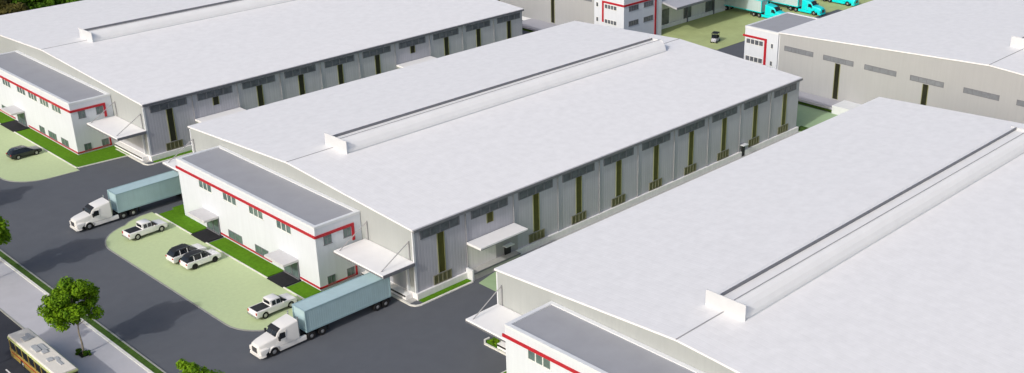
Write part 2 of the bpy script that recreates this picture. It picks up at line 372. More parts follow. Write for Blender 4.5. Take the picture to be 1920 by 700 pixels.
def front_dock(r, o, y0, y1):
    """roller door wall under the front canopy"""
    b = MB(o); b.box(75.62, 75.76, y0+1.0, y1-.5, .95, 4.6); a = b.build('dock_door', M['side'], r)
    b = MB(o); b.box(75.5, 75.78, y0+.72, y0+.99, .95, 4.75); b.box(75.5, 75.78, y1-.49, y1-.25, .95, 4.75); b.box(75.5, 75.78, y0+.72, y1-.25, 4.76, 4.82); b.build('door_frame', M['trim'], a)
    b = MB(o); b.box(74.75, 75.70, y0+.3, y1-.3, .1, .72); b.build('dock_step', M['plinth'], r, bevel=.03)
    b = MB(o); b.box(74.66, 74.745, y0+.4, y1-.4, .5, .68); b.build('dock_bumper', M['black'], r)

# ---- middle shed
X1 = 157.0
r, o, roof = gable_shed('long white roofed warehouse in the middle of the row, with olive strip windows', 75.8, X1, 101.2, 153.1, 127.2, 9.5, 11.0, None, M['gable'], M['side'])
gutter(r, o, 75.7, X1, 101.2-.1, 9.5, M['gutter']); gutter(r, o, 75.7, X1, 153.2, 9.5, M['gutter'], 1)
ridge_line(r, o, roof, 75.8, 83.0, 127.2, 11.0); ridge_line(r, o, roof, 150.1, X1+.3, 127.2, 11.0)
monitor(r, o, 83.1, 150.0, 126.6, 11.0, .0575)
side_details(r, o, 101.2, BAY, (1,), 'louvre', 'olive', 'olive_fr')
side_canopy(r, o, 84.0, 92.1, 101.2)
b = MB(o); b.box(84.1, 92.0, 101.11, 101.195, .95, 4.6); b.build('loading_bay_wall', M['side_lt'], r)
b = MB(o); b.box(84.0, 92.0, 99.95, 101.1, -.1, 1.02); d_ = b.build('loading_dock', M['concrete'], r)
b = MB(o); b.box(84.05, 92.0, 99.85, 99.94, .82, 1.02); b.build('dock_edge', M['gutter_dk'], d_)
b = MB(o); b.box(83.72, 83.98, 99.9, 101.12, -.1, 1.5); b.build('dock_post', M['trim'], r)
def side_door(xc, y, r, o, surround=True):
    hw_ = .5 if surround else .38; zt_ = 2.25 if surround else 1.95
    if surround:
        b = MB(o); b.box(xc-1.9, xc+1.9, y-.16, y-.10, .95, 3.0); b.build('door_surround', M['pipe'], r)
    b = MB(o); b.box(xc-hw_, xc+hw_, y-.34, y-.17, .0, zt_); dd = b.build('side_door', M['black'], r)
    b = MB(o); b.box(xc-hw_-.25, xc+hw_+.25, y-.85, y-.14, zt_+.04, zt_+.14); b.build('door_hood', M['trim'], dd)
side_door(90.7, 101.2, r, o); side_door(141.6, 101.2, r, o, False)
front_canopy(r, o, 101.0, 110.8, ties=(101.9, 110.2)); front_dock(r, o, 101.6, 111.2)
front_canopy(r, o, 145.2, 153.3, ties=(146.0, 152.4)); front_dock(r, o, 145.2, 152.8)

# ---- left shed
r, o, roof = gable_shed('wide white roofed warehouse at the upper left, against the trees', 75.8, 156.6, 167.5, 238.0, 202.6, 9.5, 11.2, None, M['gable'], M['side'])
gutter(r, o, 75.7, 156.6, 167.4, 9.5, M['gutter_dk']); gutter(r, o, 75.7, 156.6, 238.1, 9.5, M['gutter_dk'], 1)
ridge_line(r, o, roof, 75.8, 83.8, 202.6, 11.2); ridge_line(r, o, roof, 150, 156.9, 202.6, 11.2)
monitor(r, o, 83.9, 149.8, 203.2, 11.2, .048)
side_details(r, o, 167.5, BAY, (1, 6), 'louvre', 'dark_strip', 'olive_fr')
side_canopy(r, o, 84.0, 92.1, 167.5); side_canopy(r, o, 124.5, 132.5, 167.5)
front_canopy(r, o, 167.4, 177.6, ties=(168.4, 177.0)); front_dock(r, o, 167.9, 178.0)
b = MB(o); b.box(84.1, 92.0, 167.41, 167.495, .95, 4.6); b.build('loading_bay_wall', M['side_lt'], r)
b = MB(o); b.box(124.6, 132.4, 167.41, 167.495, .95, 4.6); b.build('loading_bay_wall', M['side_lt'], r)

# ---- right shed
r, o, roof = gable_shed('nearest white roofed warehouse, its roof filling the lower right corner', 75.8, 157.0, 34.4, 86.3, 60.5, 9.5, 11.0, None, M['gable'], M['side'])
gutter(r, o, 75.7, 157.0, 86.4, 9.5, M['gutter'], 1)
ridge_line(r, o, roof, 75.8, 83.1, 60.5, 11.0)
monitor(r, o, 83.2, 150.4, 60.4, 11.0, .0575)
side_details(r, o, 34.4, BAY, (1,), 'louvre', 'olive', 'olive_fr')
front_canopy(r, o, 78.2, 86.2, ties=(79.0, 85.5)); front_dock(r, o, 78.6, 85.8)

# ---- far right shed
def gable_openings(r, o, x, bands, strips, bz=(7.82, 8.75), sz=(1.2, 7.7)):
    for y in bands:
        b = MB(o); b.box(x-.05, x, y-3.1, y+3.1, bz[1]-.08, bz[1]); b.box(x-.05, x, y-3.1, y+3.1, bz[0], bz[0]+.08)
        for k in range(5):
            yy = y-3.1 + 6.12*k/4; b.box(x-.053, x, yy, yy+.08, bz[0]+.08, bz[1]-.08)
        a = b.build('gable_window', M['frame'], r)
        b = MB(o); b.box(x-.03, x+.02, y-3.0, y+3.0, bz[0]+.08, bz[1]-.08); b.build('pane', M['frame_gl'], a)
    for y in strips:
        b = MB(o); b.box(x-.06, x, y-.56, y-.46, *sz); b.box(x-.06, x, y+.46, y+.56, *sz); a = b.build('strip_window', M['olive_fr'], r)
        b = MB(o); b.box(x-.035, x+.02, y-.46, y+.46, *sz); b.build('pane', M['dark_strip'], a)
M['frame_gl'] = mat('grey_gable_glass', (.20, .215, .235), .3, var=.15, scale=1.5)
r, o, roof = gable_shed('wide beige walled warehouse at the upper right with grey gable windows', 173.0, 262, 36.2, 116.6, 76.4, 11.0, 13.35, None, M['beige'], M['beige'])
gable_openings(r, o, 173.0, [112.3, 104.0, 95.6, 86.8, 77.1, 68.0, 59.4], [104.0, 86.9, 68.0])
ridge_line(r, o, roof, 173.0, 185.5, 76.4, 13.35)
monitor(r, o, 185.6, 250.0, 76.4, 13.35, .058)
# low annex and porch against the gable
LAV = mat('lavender_grey_render', (.40, .40, .44), .8, var=.04)
b = MB(o); b.box(169.0, 172.9, 102.0, 116.3, .62, 1.0); a = b.build('loading_platform', LAV, r)
b = MB(o); b.box(169.3, 172.9, 102.0, 116.3, -.1, .619); b.build('platform_shade_base', M['hedge'], a)  # dark green colour stands in for the shade under the platform edge
b = MB(o); b.box(168.9, 172.9, 98.4, 101.95, -.1, 1.5); b.build('porch', M['trim'], r, bevel=.03)

# ---- far left shed
r, o, roof = gable_shed('beige walled warehouse at the top edge beyond the left roof, with a long loading awning', 175.0, 300, 159.5, 240, 200, 11.0, 13.3, None, M['beige'], M['side_lt'])
gable_openings(r, o, 175.0, [168.8, 177.4, 186, 195], [177.4, 195.0])
b = MB(o); b.box(169.0, 174.9, 172.4, 184.0, .62, 1.0); a = b.build('loading_platform', LAV, r)
b = MB(o); b.box(169.3, 174.9, 172.4, 184.0, -.1, .619); b.build('platform_shade_base', M['hedge'], a)  # same dark green base, shade below the slab put in as colour
b = MB(o); b.prism([(186.9, 152.3, 6.25), (186.9, 152.3, 6.65), (186.9, 159.4, 7.9), (186.9, 159.4, 7.5)], (95, 0, 0)); a = b.build('loading_awning', M['awn'] if 'awn' in M else mat('grey_awning_sheet', (.42, .43, .47), .6, var=.05, ribs=((1,0,0), .8)), r)
b = MB(o); b.box(186.9, 282, 152.2, 152.29, 6.2, 6.7); b.build('awning_fascia', M['gutter'], a)
for k in range(8):
    xx = 189.5 + k*9.5; b = MB(o); b.box(xx, xx+.35, 159.05, 159.37, 0, 7.3); b.build('awning_post', M['frame'], a)
for k in range(9):
    xx = 190.4 + k*7.8; b = MB(o); b.box(xx, xx+2.6, 159.38, 159.47, .3, 4.3); b.build('loading_door', M['glass'], r)

# ================================================================== OFFICES
def window_x(x, yc, zc, w_, h_, r, o, n=3, gl='glass_gr', fm='frame_lt'):
    """window on a face that looks towards -x, n lights"""
    b = MB(o); y0, y1, z0, z1 = yc-w_/2, yc+w_/2, zc-h_/2, zc+h_/2; f = .07
    b.box(x-.05, x, y0, y1, z1-f, z1); b.box(x-.09, x, y0-.06, y1+.06, z0-.03, z0+f)
    for k in range(n+1):
        fw = .13 if 0 < k < n else .07
        yy = y0 + (w_-fw)*k/n; b.box(x-.053, x, yy, yy+fw, z0+f, z1-f)
    a = b.build('window', M[fm], r)
    b = MB(o); b.box(x-.02, x+.03, y0+.05, y1-.05, z0+f, z1-f); b.build('pane', M[gl], a)
def window_y(y, xc, zc, w_, h_, r, o, n=2, gl='glass_gr', fm='frame'):
    b = MB(o); x0, x1, z0, z1 = xc-w_/2, xc+w_/2, zc-h_/2, zc+h_/2; f = .07
    b.box(x0, x1, y-.05, y, z1-f, z1); b.box(x0-.06, x1+.06, y-.09, y, z0-.03, z0+f)
    for k in range(n+1):
        xx = x0 + (w_-f)*k/n; b.box(xx, xx+f, y-.053, y, z0+f, z1-f)
    a = b.build('window', M[fm], r)
    b = MB(o); b.box(x0+.05, x1-.05, y-.02, y+.03, z0+f, z1-f); b.build('pane', M[gl], a)
def block(r, o, x0, x1, y0, y1, ztop, roofz, pw=.45):
    b = MB(o); b.box(x0, x1, y0, y1, -.1, roofz-.05); b.build('wall', M['white'], r)
    b = MB(o)
    b.box(x0-.04, x1+.04, y0-.04, y0+pw, roofz-.049, ztop); b.box(x0-.04, x1+.04, y1-pw, y1+.04, roofz-.049, ztop)
    b.box(x0-.04, x0+pw, y0+pw, y1-pw, roofz-.049, ztop); b.box(x1-pw, x1+.04, y0+pw, y1-pw, roofz-.049, ztop)
    b.build('parapet', M['trim'], r)
    b = MB(o); b.box(x0+pw+.003, x1-pw-.003, y0+pw+.003, y1-pw-.003, roofz-.048, ztop-.12); b.build('roof', M['office_roof'], r)
def office(label, y0, y1, uppers, lowers, porches, red_gaps, side=True, left_red=.35):
    x0, x1 = 69.0, 75.72; o = (x0, (y0+y1)/2, 0)
    r = thing('office_building', label, 'office building', o)
    block(r, o, x0, x1, y0, y1, 8.75, 8.5)
    for y in uppers: window_x(x0, y, 6.62, 3.3, 1.15, r, o, n=3)
    for y, ww in lowers: window_x(x0, y, 1.15, ww, 1.15, r, o, n=2, fm='frame')
    zt = 7.38
    b = MB(o); b.box(x0-.14, x0-.001, y0-.06, y1+left_red, zt-.17, zt+.17)
    if side: b.box(x0, 74.28, y0-.14, y0-.001, zt-.17, zt+.17); b.box(74.28, 74.62, y0-.14, y0-.001, 5.25, zt+.17)
    b.build('red_stripe', M['red'], r)
    for a0, a1 in red_gaps[1:]: b = MB(o); b.box(x0-.08, x0-.001, a0, a1, .32, .56); b.build('red_stripe', M['red'], r)
    b = MB(o); a0, a1 = red_gaps[0]; b.box(x0-.08, x0-.001, a0, a1, .32, .56)
    if side: b.box(x0-.08, 74.35, y0-.08, y0-.001, .32, .56); b.box(74.35, 74.58, y0-.08, y0-.001, .32, 1.95)
    b.build('red_stripe', M['red'], r)
    if side:
        for z in (6.55, 1.05):
            window_y(y0, 70.7, z, 1.15, 1.2, r, o, n=2); window_y(y0, 73.6, z, 1.15, 1.2, r, o, n=2)
    for yc in porches:
        b = MB(o); b.box(66.75, 68.99, yc-2.15, yc+2.15, 2.62, 2.95); p = b.build('entrance_canopy', M['porch_top'], r, bevel=.05)
        b = MB(o); b.box(68.72, 68.97, yc-2.1, yc+1.3, .14, .25); b.box(68.86, 68.97, yc-2.1, yc-1.98, .25, 2.6); b.box(68.86, 68.97, yc-.52, yc-.4, .25, 2.6); b.box(68.86, 68.97, yc+1.18, yc+1.3, .25, 2.6)
        d = b.build('entrance_door', M['frame'], r)
        b = MB(o); b.box(68.90, 68.96, yc-1.97, yc-.53, .26, 2.59); b.box(68.90, 68.96, yc-.39, yc+1.17, .26, 2.59); b.build('pane', M['glass_gr'], d)
    return r
office('white two storey office with two entrance canopies in front of the middle warehouse', 111.5, 144.6,
       [137.4, 131.2, 124.8, 118.4], [(131.0, 3.4), (124.5, 3.2)], [137.0, 118.0], [(111.42, 115.8), (122.3, 134.8)])
office('white two storey office with red stripes cut by the left edge of the photo', 178.2, 214.0,
       [183.5, 188.0, 192.5, 197.0, 203, 209], [(182.6, 2.6), (187.2, 3.0), (191.2, 2.0), (206, 3.0)], [199.6], [(178.12, 196.8), (202.3, 213)])
office('nearest white office with a grey roof, cut by the bottom edge', 44.0, 77.6,
       [72.6, 66.2, 59.8, 53.4], [(66, 3.4), (60, 3.2)], [71.5, 53], [(55.0, 69.0)])
# far yard offices
def yard_office(label, x0, x1, y0, y1, ztop, red_x, faces):
    o = (x0, (y0+y1)/2, 0); r = thing('yard_office', label, 'office building', o)
    block(r, o, x0, x1, y0, y1, ztop, ztop-.35, .4); faces(r, o); return r
def f4(r, o):
    x = 172.8
    b = MB(o); b.box(x-.1, x-.001, 119.2, 124.6, 8.88, 9.26); b.box(x-.1, x-.001, 119.2, 119.7, 4.3, 8.88); b.build('red_stripe', M['red'], r)
    for z in (8.15, 4.85):
        window_x(x, 121.9, z, 3.9, 1.0, r, o, n=4, gl='glass'); window_x(x, 118.0, z, .62, .95, r, o, n=1, gl='glass')
yard_office('small white office block with a red corner stripe beside the beige upper right warehouse', 172.8, 186.5, 116.75, 124.2, 10.9, 0, f4)
def fc(r, o):
    x = 174.6; y = 156.2
    b = MB(o); b.box(x-.1, x-.001, 156.1, 162.3, 8.42, 8.82); b.box(x-.1, x-.001, 161.85, 162.3, 4.3, 8.42)
    b.box(x, 184.35, y-.1, y-.001, 8.42, 8.82); b.box(184.35, 184.85, y-.1, y-.001, .2, 8.82); b.build('red_stripe', M['red'], r)
    for z in (7.75, 4.6):
        window_x(x, 159.9, z, 3.4, .95, r, o, n=4, gl='glass'); window_x(x, 163.7, z, .7, 1.0, r, o, n=1, gl='glass')
        for xc in (177.6, 182.3): window_y(y, xc, z, 3.0, 1.05, r, o, n=4, gl='glass')
yard_office('small red striped office block at the top edge by the far loading awning', 174.6, 186.7, 156.2, 164.6, 10.9, 0, fc)

# ================================================================== VEHICLES
def wheel(parent, x, y, r_, wd, rim=.62, name='wheel', hub='rim'):
    s = 1 if y > 0 else -1
    b = MB(); prof = [(r_*rim, 0), (r_*.96, 0), (r_, wd*.14), (r_, wd*.86), (r_*.96, wd), (r_*rim, wd)]
    n = 24; rings = []
    for pr, py in prof: rings.append([b.bm.verts.new((x + pr*math.cos(2*math.pi*i/n), y - s*py, r_ + pr*math.sin(2*math.pi*i/n))) for i in range(n)])
    rings.append(rings[0])
    for A, B_ in zip(rings, rings[1:]):
        for i in range(n): b.bm.faces.new((A[i], A[(i+1) % n], B_[(i+1) % n], B_[i]))
    t = b.build(name, M['tyre'], parent, smooth=True)
    b = MB(); b.cyl((x, y - s*.05, r_), (x, y - s*wd*.9, r_), r_*rim, n=20)
    b.cyl((x, y + s*.0, r_), (x, y - s*.06, r_), r_*.2, r_*.3, n=12)
    b.build('rim', M[hub], t, smooth=True)
def rsec(x, wb, wt, z0, z1, r=.12, n=3):
    """rounded section in the yz plane"""
    p = [(-wb, z0), (wb, z0)]
    for i in range(n+1):
        a = rad(90*i/n); p.append((wt - r + r*math.cos(a), z1 - r + r*math.sin(a)))
    for i in range(n+1):
        a = rad(90 + 90*i/n); p.append((-wt + r + r*math.cos(a), z1 - r + r*math.sin(a)))
    return [(x, y, z) for y, z in p]
def arch_profile(x0, x1, zb, arches, ra, top, zc):
    """side outline, with round cut-outs over the wheels; top is a list of (x,z) from front to tail"""
    pts = [(x0, zb)]
    for ax in sorted(arches):
        dz = zc - zb; h = math.sqrt(max(ra*ra - dz*dz, 0)); a0 = math.degrees(math.atan2(-dz, -h)) % 360; a1 = math.degrees(math.atan2(-dz, h))
        for i in range(9):
            a = rad(a0 + (a1-a0)*i/8); pts.append((ax + ra*math.cos(a), zc + ra*math.sin(a)))
    pts.append((x1, zb)); pts += top
    return pts
def quad(b, pts, th):
    """thin pane: 4 points pushed along their normal"""
    a = Vector(pts[1]) - Vector(pts[0]); c = Vector(pts[3]) - Vector(pts[0]); n = a.cross(c).normalized()*th
    b.prism([Vector(p) for p in pts], n)

def make_truck(label, loc, rz, paint, cont, group, cont_len=12.0, edge='cont_edge'):
    r = thing('semi_truck', label, 'truck', loc, rz, group)
    # bonnet
    b = MB(); b.loft([rsec(-.08, .66, .58, .70, 1.50, .18), rsec(-.22, .88, .78, .66, 1.72, .22), rsec(-.8, 1.0, .90, .72, 1.88, .24), rsec(-1.6, 1.04, .99, .95, 2.0, .24), rsec(-2.25, 1.08, 1.04, .95, 2.09, .2)])
    hood = b.build('bonnet', M[paint], r, smooth=True)
    b = MB(); b.box(-.12, -.045, -.48, .48, .76, 1.40); b.build('grille', M['chassis'], hood, bevel=.02)
    b = MB()
    for k in range(5): b.box(-.044, -.02, -.46, .46, .82+.12*k, .86+.12*k)
    b.build('grille_bar', M['chrome'], hood)
    # front fenders
    for s in (1, -1):
        b = MB(); out = arc(-1.8, .55, .66, 10, 175, 10)
        inn = arc(-1.8, .55, .56, 175, 10, 10)
        b.prism([(x, s*.84, z) for x, z in out + inn], (0, s*.42, 0)); b.build('fender', M[paint], r, bevel=.02)
        b = MB(); b.loft([rsec(-.14, .22, .2, .66, 1.22, .12), rsec(-.62, .28, .26, .62, 1.3, .12), rsec(-1.2, .24, .22, 1.0, 1.22, .06)])
        bmesh.ops.translate(b.bm, verts=b.bm.verts, vec=(0, s*.98, 0)); b.build('fender', M[paint], r, smooth=True)
        b = MB(); b.box(-.2, -.13, s*.98-.13, s*.98+.13, .84, 1.03); b.build('headlight', M['lamp'], r, bevel=.02)
    b = MB(); b.loft([rsec(0, 1.0, .95, .32, .62, .06), rsec(-.3, 1.2, 1.17, .32, .66, .06), rsec(-.75, 1.24, 1.22, .36, .64, .06)]); b.build('bumper', M[paint], r, smooth=True)
    # cab and sleeper
    b = MB(); b.loft([rsec(-2.2, 1.12, 1.02, .92, 1.98, .1), rsec(-2.3, 1.14, 1.02, .92, 2.08, .1), rsec(-2.72, 1.18, .98, .92, 2.72, .16), rsec(-3.1, 1.2, 1.05, .92, 2.9, .18), rsec(-4.0, 1.22, 1.14, .92, 3.05, .2), rsec(-5.1, 1.22, 1.16, .92, 3.22, .2)])
    cab = b.build('cab', M[paint], r, smooth=True)
    b = MB(); quad(b, [(-2.27, -.93, 2.12), (-2.27, -.04, 2.12), (-2.66, -.04, 2.66), (-2.66, -.84, 2.66)], .035); quad(b, [(-2.27, .04, 2.12), (-2.27, .93, 2.12), (-2.66, .84, 2.66), (-2.66, .04, 2.66)], .035); b.build('windscreen', M['glass_dk'], cab)
    b = MB(); b.prism([(-2.98, -.9, 2.86), (-2.98, .9, 2.86), (-2.5, .95, 2.62), (-2.5, -.95, 2.62)], (0, 0, .05)); b.build('sun_visor', M['black'], cab)
    for s in (1, -1):
        b = MB(); b.prism([(-2.5, s*1.09, 1.72), (-3.42, s*1.115, 1.72), (-3.42, s*1.07, 2.42), (-2.78, s*1.04, 2.42)], (0, s*.06, 0)); b.build('side_window', M['glass_dk'], cab)
        b = MB(); b.box(-3.52, -3.49, s*1.16-.03, s*1.16+.03, .95, 2.6); b.build('door_seam', M['unit'], cab)
        b = MB(); b.box(-2.55, -2.38, s*1.42-.12, s*1.42+.12, 1.75, 2.25); b.cyl((-2.45, s*1.1, 1.9), (-2.45, s*1.35, 1.95), .025, n=6); b.build('mirror', M['black'], cab, bevel=.02)
        b = MB(); b.loft([rsec(-2.5, .2, .17, .34, .86, .06), rsec(-6.0, .2, .17, .36, .88, .06)]); bmesh.ops.translate(b.bm, verts=b.bm.verts, vec=(0, s*1.03, 0)); b.build('side_skirt', M[paint], r, smooth=True)
        b = MB(); b.cyl((-5.25, s*.98, .9), (-5.25, s*.98, 3.5), .075, n=10); b.build('exhaust_pipe', M['chrome'], r, smooth=True)
        for x in (-6.7, -8.15): wheel(r, x, s*1.24, .52, .52, .46)
        wheel(r, -1.8, s*1.22, .53, .32, .5)
    b = MB(); b.box(-9.0, -.8, -.42, .42, .55, .88); b.box(-7.9, -6.6, -.5, .5, .88, 1.08); b.build('chassis', M['chassis'], r)
    # container on its trailer
    x0 = -6.05; x1 = x0 - cont_len; z0, z1 = 1.16, 3.95; hw = 1.27
    b = MB(); n = int(cont_len/.3)
    b.box(x1+.1, x0-.1, -hw+.05, hw-.05, z0+.1, z1-.04)
    c = b.build('container', M[cont], r)
    for s in (1, -1):
        b = MB()
        for k in range(1, n-1):
            xx = x0 - .1 - k*(cont_len-.2)/n; b.box(xx-.07, xx+.07, s*(hw-.045) - .01, s*(hw-.045) + .012, z0+.2, z1-.2)
        b.build('container_ribs', M[cont], c)
    b = MB()
    for yy0, yy1 in ((-hw, -hw+.14), (hw-.14, hw)):
        b.box(x1, x0, yy0, yy1, z0, z0+.17); b.box(x1, x0, yy0, yy1, z1-.12, z1)
        for xa, xb in ((x1, x1+.16), (x0-.16, x0)): b.box(xa, xb, yy0, yy1, z0+.17, z1-.12)
    for xa, xb in ((x1, x1+.14), (x0-.14, x0)): b.box(xa, xb, -hw+.14, hw-.14, z1-.12, z1); b.box(xa, xb, -hw+.14, hw-.14, z0, z0+.17)
    b.build('container_frame', M[edge], c)
    b = MB(); b.box(x1+.1, x0-.6, -.5, .5, .92, z0-.003); b.box(x1+.1, x1+.3, -1.15, 1.15, .5, .9); b.box(-9.3, -9.1, -.9, -.7, .2, .92); b.box(-9.3, -9.1, .7, .9, .2, .92); b.build('trailer_frame', M['chassis'], r)
    for s in (1, -1):
        for x in (x1+.85+.0, x1+2.05): wheel(r, x, s*1.24, .52, .52, .46)
        b = MB(); b.box(x1+.06, x1+.1, s*.95-.14, s*.95+.14, .6, .74); b.build('tail_light', M['lamp_red'], r)
    return r
PI = math.pi
make_truck('white truck with pale teal container backed under the canopy, nearest the camera', (54.9, 103.65, 0), PI, 'truckwhite', 'cont', 'container trucks docked at the warehouses')
make_truck('white truck with pale teal container, half hidden behind the middle office', (55.8, 150.95, 0), PI, 'truckwhite', 'cont', 'container trucks docked at the warehouses')
for (X, Y), lb in (((214.35, 143.0), 'turquoise truck with pale container, leftmost, partly behind the small office roof'),
                  ((224.4, 139.9), 'turquoise tractor and pale container, middle one of the far trucks, cab seen whole'),
                  ((237.2, 139.0), 'turquoise tractor beyond the other far trucks, cut by the top edge')):
    make_truck(lb, (X, Y, 0.05), -PI/2, 'teal', 'cont_pale', 'turquoise trucks in the far yard', edge='teal')

def car_wheels(r, xs, hw, rr, m='rim'):
    for x in xs:
        for s in (1, -1): wheel(r, x, s*hw, rr, .24, hub=m)
def make_pickup(label, loc, rz, group):
    r = thing('pickup_truck', label, 'pickup truck', loc, rz, group)
    r.scale = (1.0, 1.0, 1.08)
    top = [(2.80, .62), (2.80, .88), (2.68, 1.02), (1.50, 1.16), (-.72, 1.16), (-2.72, 1.16), (-2.82, .62)]
    pr = arch_profile(-2.82, 2.74, .42, [-1.62, 2.02-.12], .46, top, .40)
    b = MB(); b.prism([(x, -.97, z) for x, z in pr], (0, 1.94, 0)); body = b.build('body', M['carwhite'], r, bevel=.05, smooth=True)
    b = MB(); b.loft([rsec(-.74, .90, .74, 1.14, 1.80, .1), rsec(-.60, .90, .72, 1.14, 1.86, .1), rsec(.55, .90, .72, 1.14, 1.84, .1), rsec(.62, .90, .74, 1.14, 1.78, .1)])
    cab = b.build('cab', M['carwhite'], r, smooth=True)
    b = MB(); b.loft([rsec(.6, .885, .70, 1.14, 1.77, .08), rsec(1.48, .88, .84, 1.13, 1.17, .02)]); b.build('windscreen', M['glass_dk'], cab, smooth=True)
    for s in (1, -1):
        for xa, xb in ((-.58, -.08), (.04, .55)):
            b = MB(); b.prism([(xa, s*.885, 1.24), (xb, s*.885, 1.24), (xb, s*.755, 1.70), (xa+.06, s*.755, 1.70)], (0, s*.035, 0)); b.build('side_window', M['glass_dk'], cab)
        b = MB(); b.prism([(.66, s*.88, 1.22), (1.20, s*.885, 1.20), (.72, s*.80, 1.62)], (0, s*.03, 0)); b.build('side_window', M['glass_dk'], cab)
        b = MB(); b.box(2.70, 2.815, s*.72-.2, s*.72+.2, .72, .88); b.build('headlight', M['lamp'], r, bevel=.02)
        b = MB(); b.box(-2.835, -2.75, s*.86-.09, s*.86+.09, .78, 1.08); b.build('tail_light', M['lamp_red'], r, bevel=.01)
        b = MB(); b.box(.78, .92, s*1.08-.1, s*1.08+.1, 1.14, 1.30); b.build('mirror', M['carwhite'], r, bevel=.03)
    b = MB(); b.box(-2.62, -.86, -.80, .80, 1.10, 1.19); b.build('bed_cover', M['black'], r, bevel=.02)
    b = MB(); b.box(-.80, -.745, -.6, .6, 1.3, 1.68); b.build('rear_window', M['glass_dk'], cab)
    b = MB(); b.box(-2.94, -2.8, -.9, .9, .45, .66); b.build('rear_bumper', M['chrome'], r, bevel=.03)
    b = MB(); b.box(2.72, 2.9, -.92, .92, .42, .64); b.build('front_bumper', M['black'], r, bevel=.03)
    b = MB(); b.box(-2.6, 2.5, -.7, .7, .3, .5); b.build('underbody', M['chassis'], r)
    car_wheels(r, (-1.62, 1.9), .96, .40)
    return r
make_pickup('white pickup with black bed cover parked beside the half hidden truck', (62.15, 142.75, .05), rad(2), 'white pickups in the car park')
make_pickup('white pickup with a black bed cover, parked beside the nearest container truck', (62.2, 111.4, .05), rad(1), 'white pickups in the car park')
def make_suv(label, loc, rz, group=None, paint='carwhite', roof='black', cat='suv', name='parked_suv', h=1.0):
    r = thing(name, label, cat, loc, rz, group)
    r.scale = (1.0, 1.0, 1.07 if h == 1.0 else 1.0)
    top = [(2.42, .58), (2.42, .82), (2.25, .98*h), (1.15, 1.10*h), (-2.2, 1.12*h), (-2.46, .95*h), (-2.48, .58)]
    pr = arch_profile(-2.44, 2.38, .36, [-1.36, 1.50], .42, top, .37)
    b = MB(); b.prism([(x, -.94, z) for x, z in pr], (0, 1.88, 0)); b.build('body', M[paint], r, bevel=.07, smooth=True, seg=3)
    zt = 1.72*h; zb = 1.08*h
    b = MB(); b.loft([rsec(-2.36, .84, .80, zb, zb+.08, .03), rsec(-1.95, .86, .68, zb, zt-.08, .08), rsec(-1.6, .87, .68, zb, zt-.01, .08), rsec(-.2, .87, .70, zb, zt, .08), rsec(.30, .87, .68, zb, zt-.08, .08), rsec(1.22, .86, .82, zb-.02, zb+.02, .01)])
    gh = b.build('glasshouse', M['glass_dk'], r, smooth=True)
    b = MB(); b.loft([rsec(-2.0, .62, .58, zt-.06, zt-.03, .01), rsec(-1.55, .69, .66, zt-.04, zt+.03, .03), rsec(-.2, .70, .67, zt-.03, zt+.045, .03), rsec(.28, .66, .62, zt-.08, zt-.02, .02)]); b.build('roof', M[roof], r, smooth=True)
    for s in (1, -1):
        b = MB(); b.cyl((-1.7, s*.62, zt+.07), (.05, s*.62, zt+.09), .025, n=6); b.build('roof_rail', M['chrome'], r)
        for xp in (-1.35, -.32):
            b = MB(); b.prism([(xp, s*.885, zb), (xp+.09, s*.885, zb), (xp+.10, s*.69, zt-.05), (xp+.02, s*.69, zt-.05)], (0, s*.03, 0)); b.build('pillar', M[paint], r)
        b = MB(); b.box(2.28, 2.435, s*.70-.2, s*.70+.2, .70, .86); b.build('headlight', M['lamp'], r, bevel=.03)
        b = MB(); b.box(-2.50, -2.38, s*.78-.14, s*.78+.14, .82, 1.0); b.build('tail_light', M['lamp_red'], r, bevel=.03)
        b = MB(); b.box(.55, .7, s*1.0-.09, s*1.0+.09, 1.06*h, 1.2*h); b.build('mirror', M[paint], r, bevel=.03)
    b = MB(); b.box(-2.3, 2.2, -.7, .7, .25, .45); b.build('underbody', M['chassis'], r)
    b = MB(); b.box(2.38, 2.45, -.5, .5, .5, .68); b.build('grille', M['black'], r, bevel=.02)
    car_wheels(r, (-1.36, 1.50), .93, .37, 'chassis' if paint == 'carwhite' else 'rim')
    return r
make_suv('white suv with a black roof, nearer the camera of the overlapping pair by the entrance', (62.75, 129.1, .05), rad(1), 'white suvs parked side by side')
make_suv('white suv with a black roof, behind the other of the overlapping pair by the entrance', (62.35, 131.95, .05), rad(2), 'white suvs parked side by side')
make_suv('black car parked alone on the left car park', (63.05, 184.2, .05), rad(1), None, 'carblack', 'carblack', 'car', 'parked_car', .93)

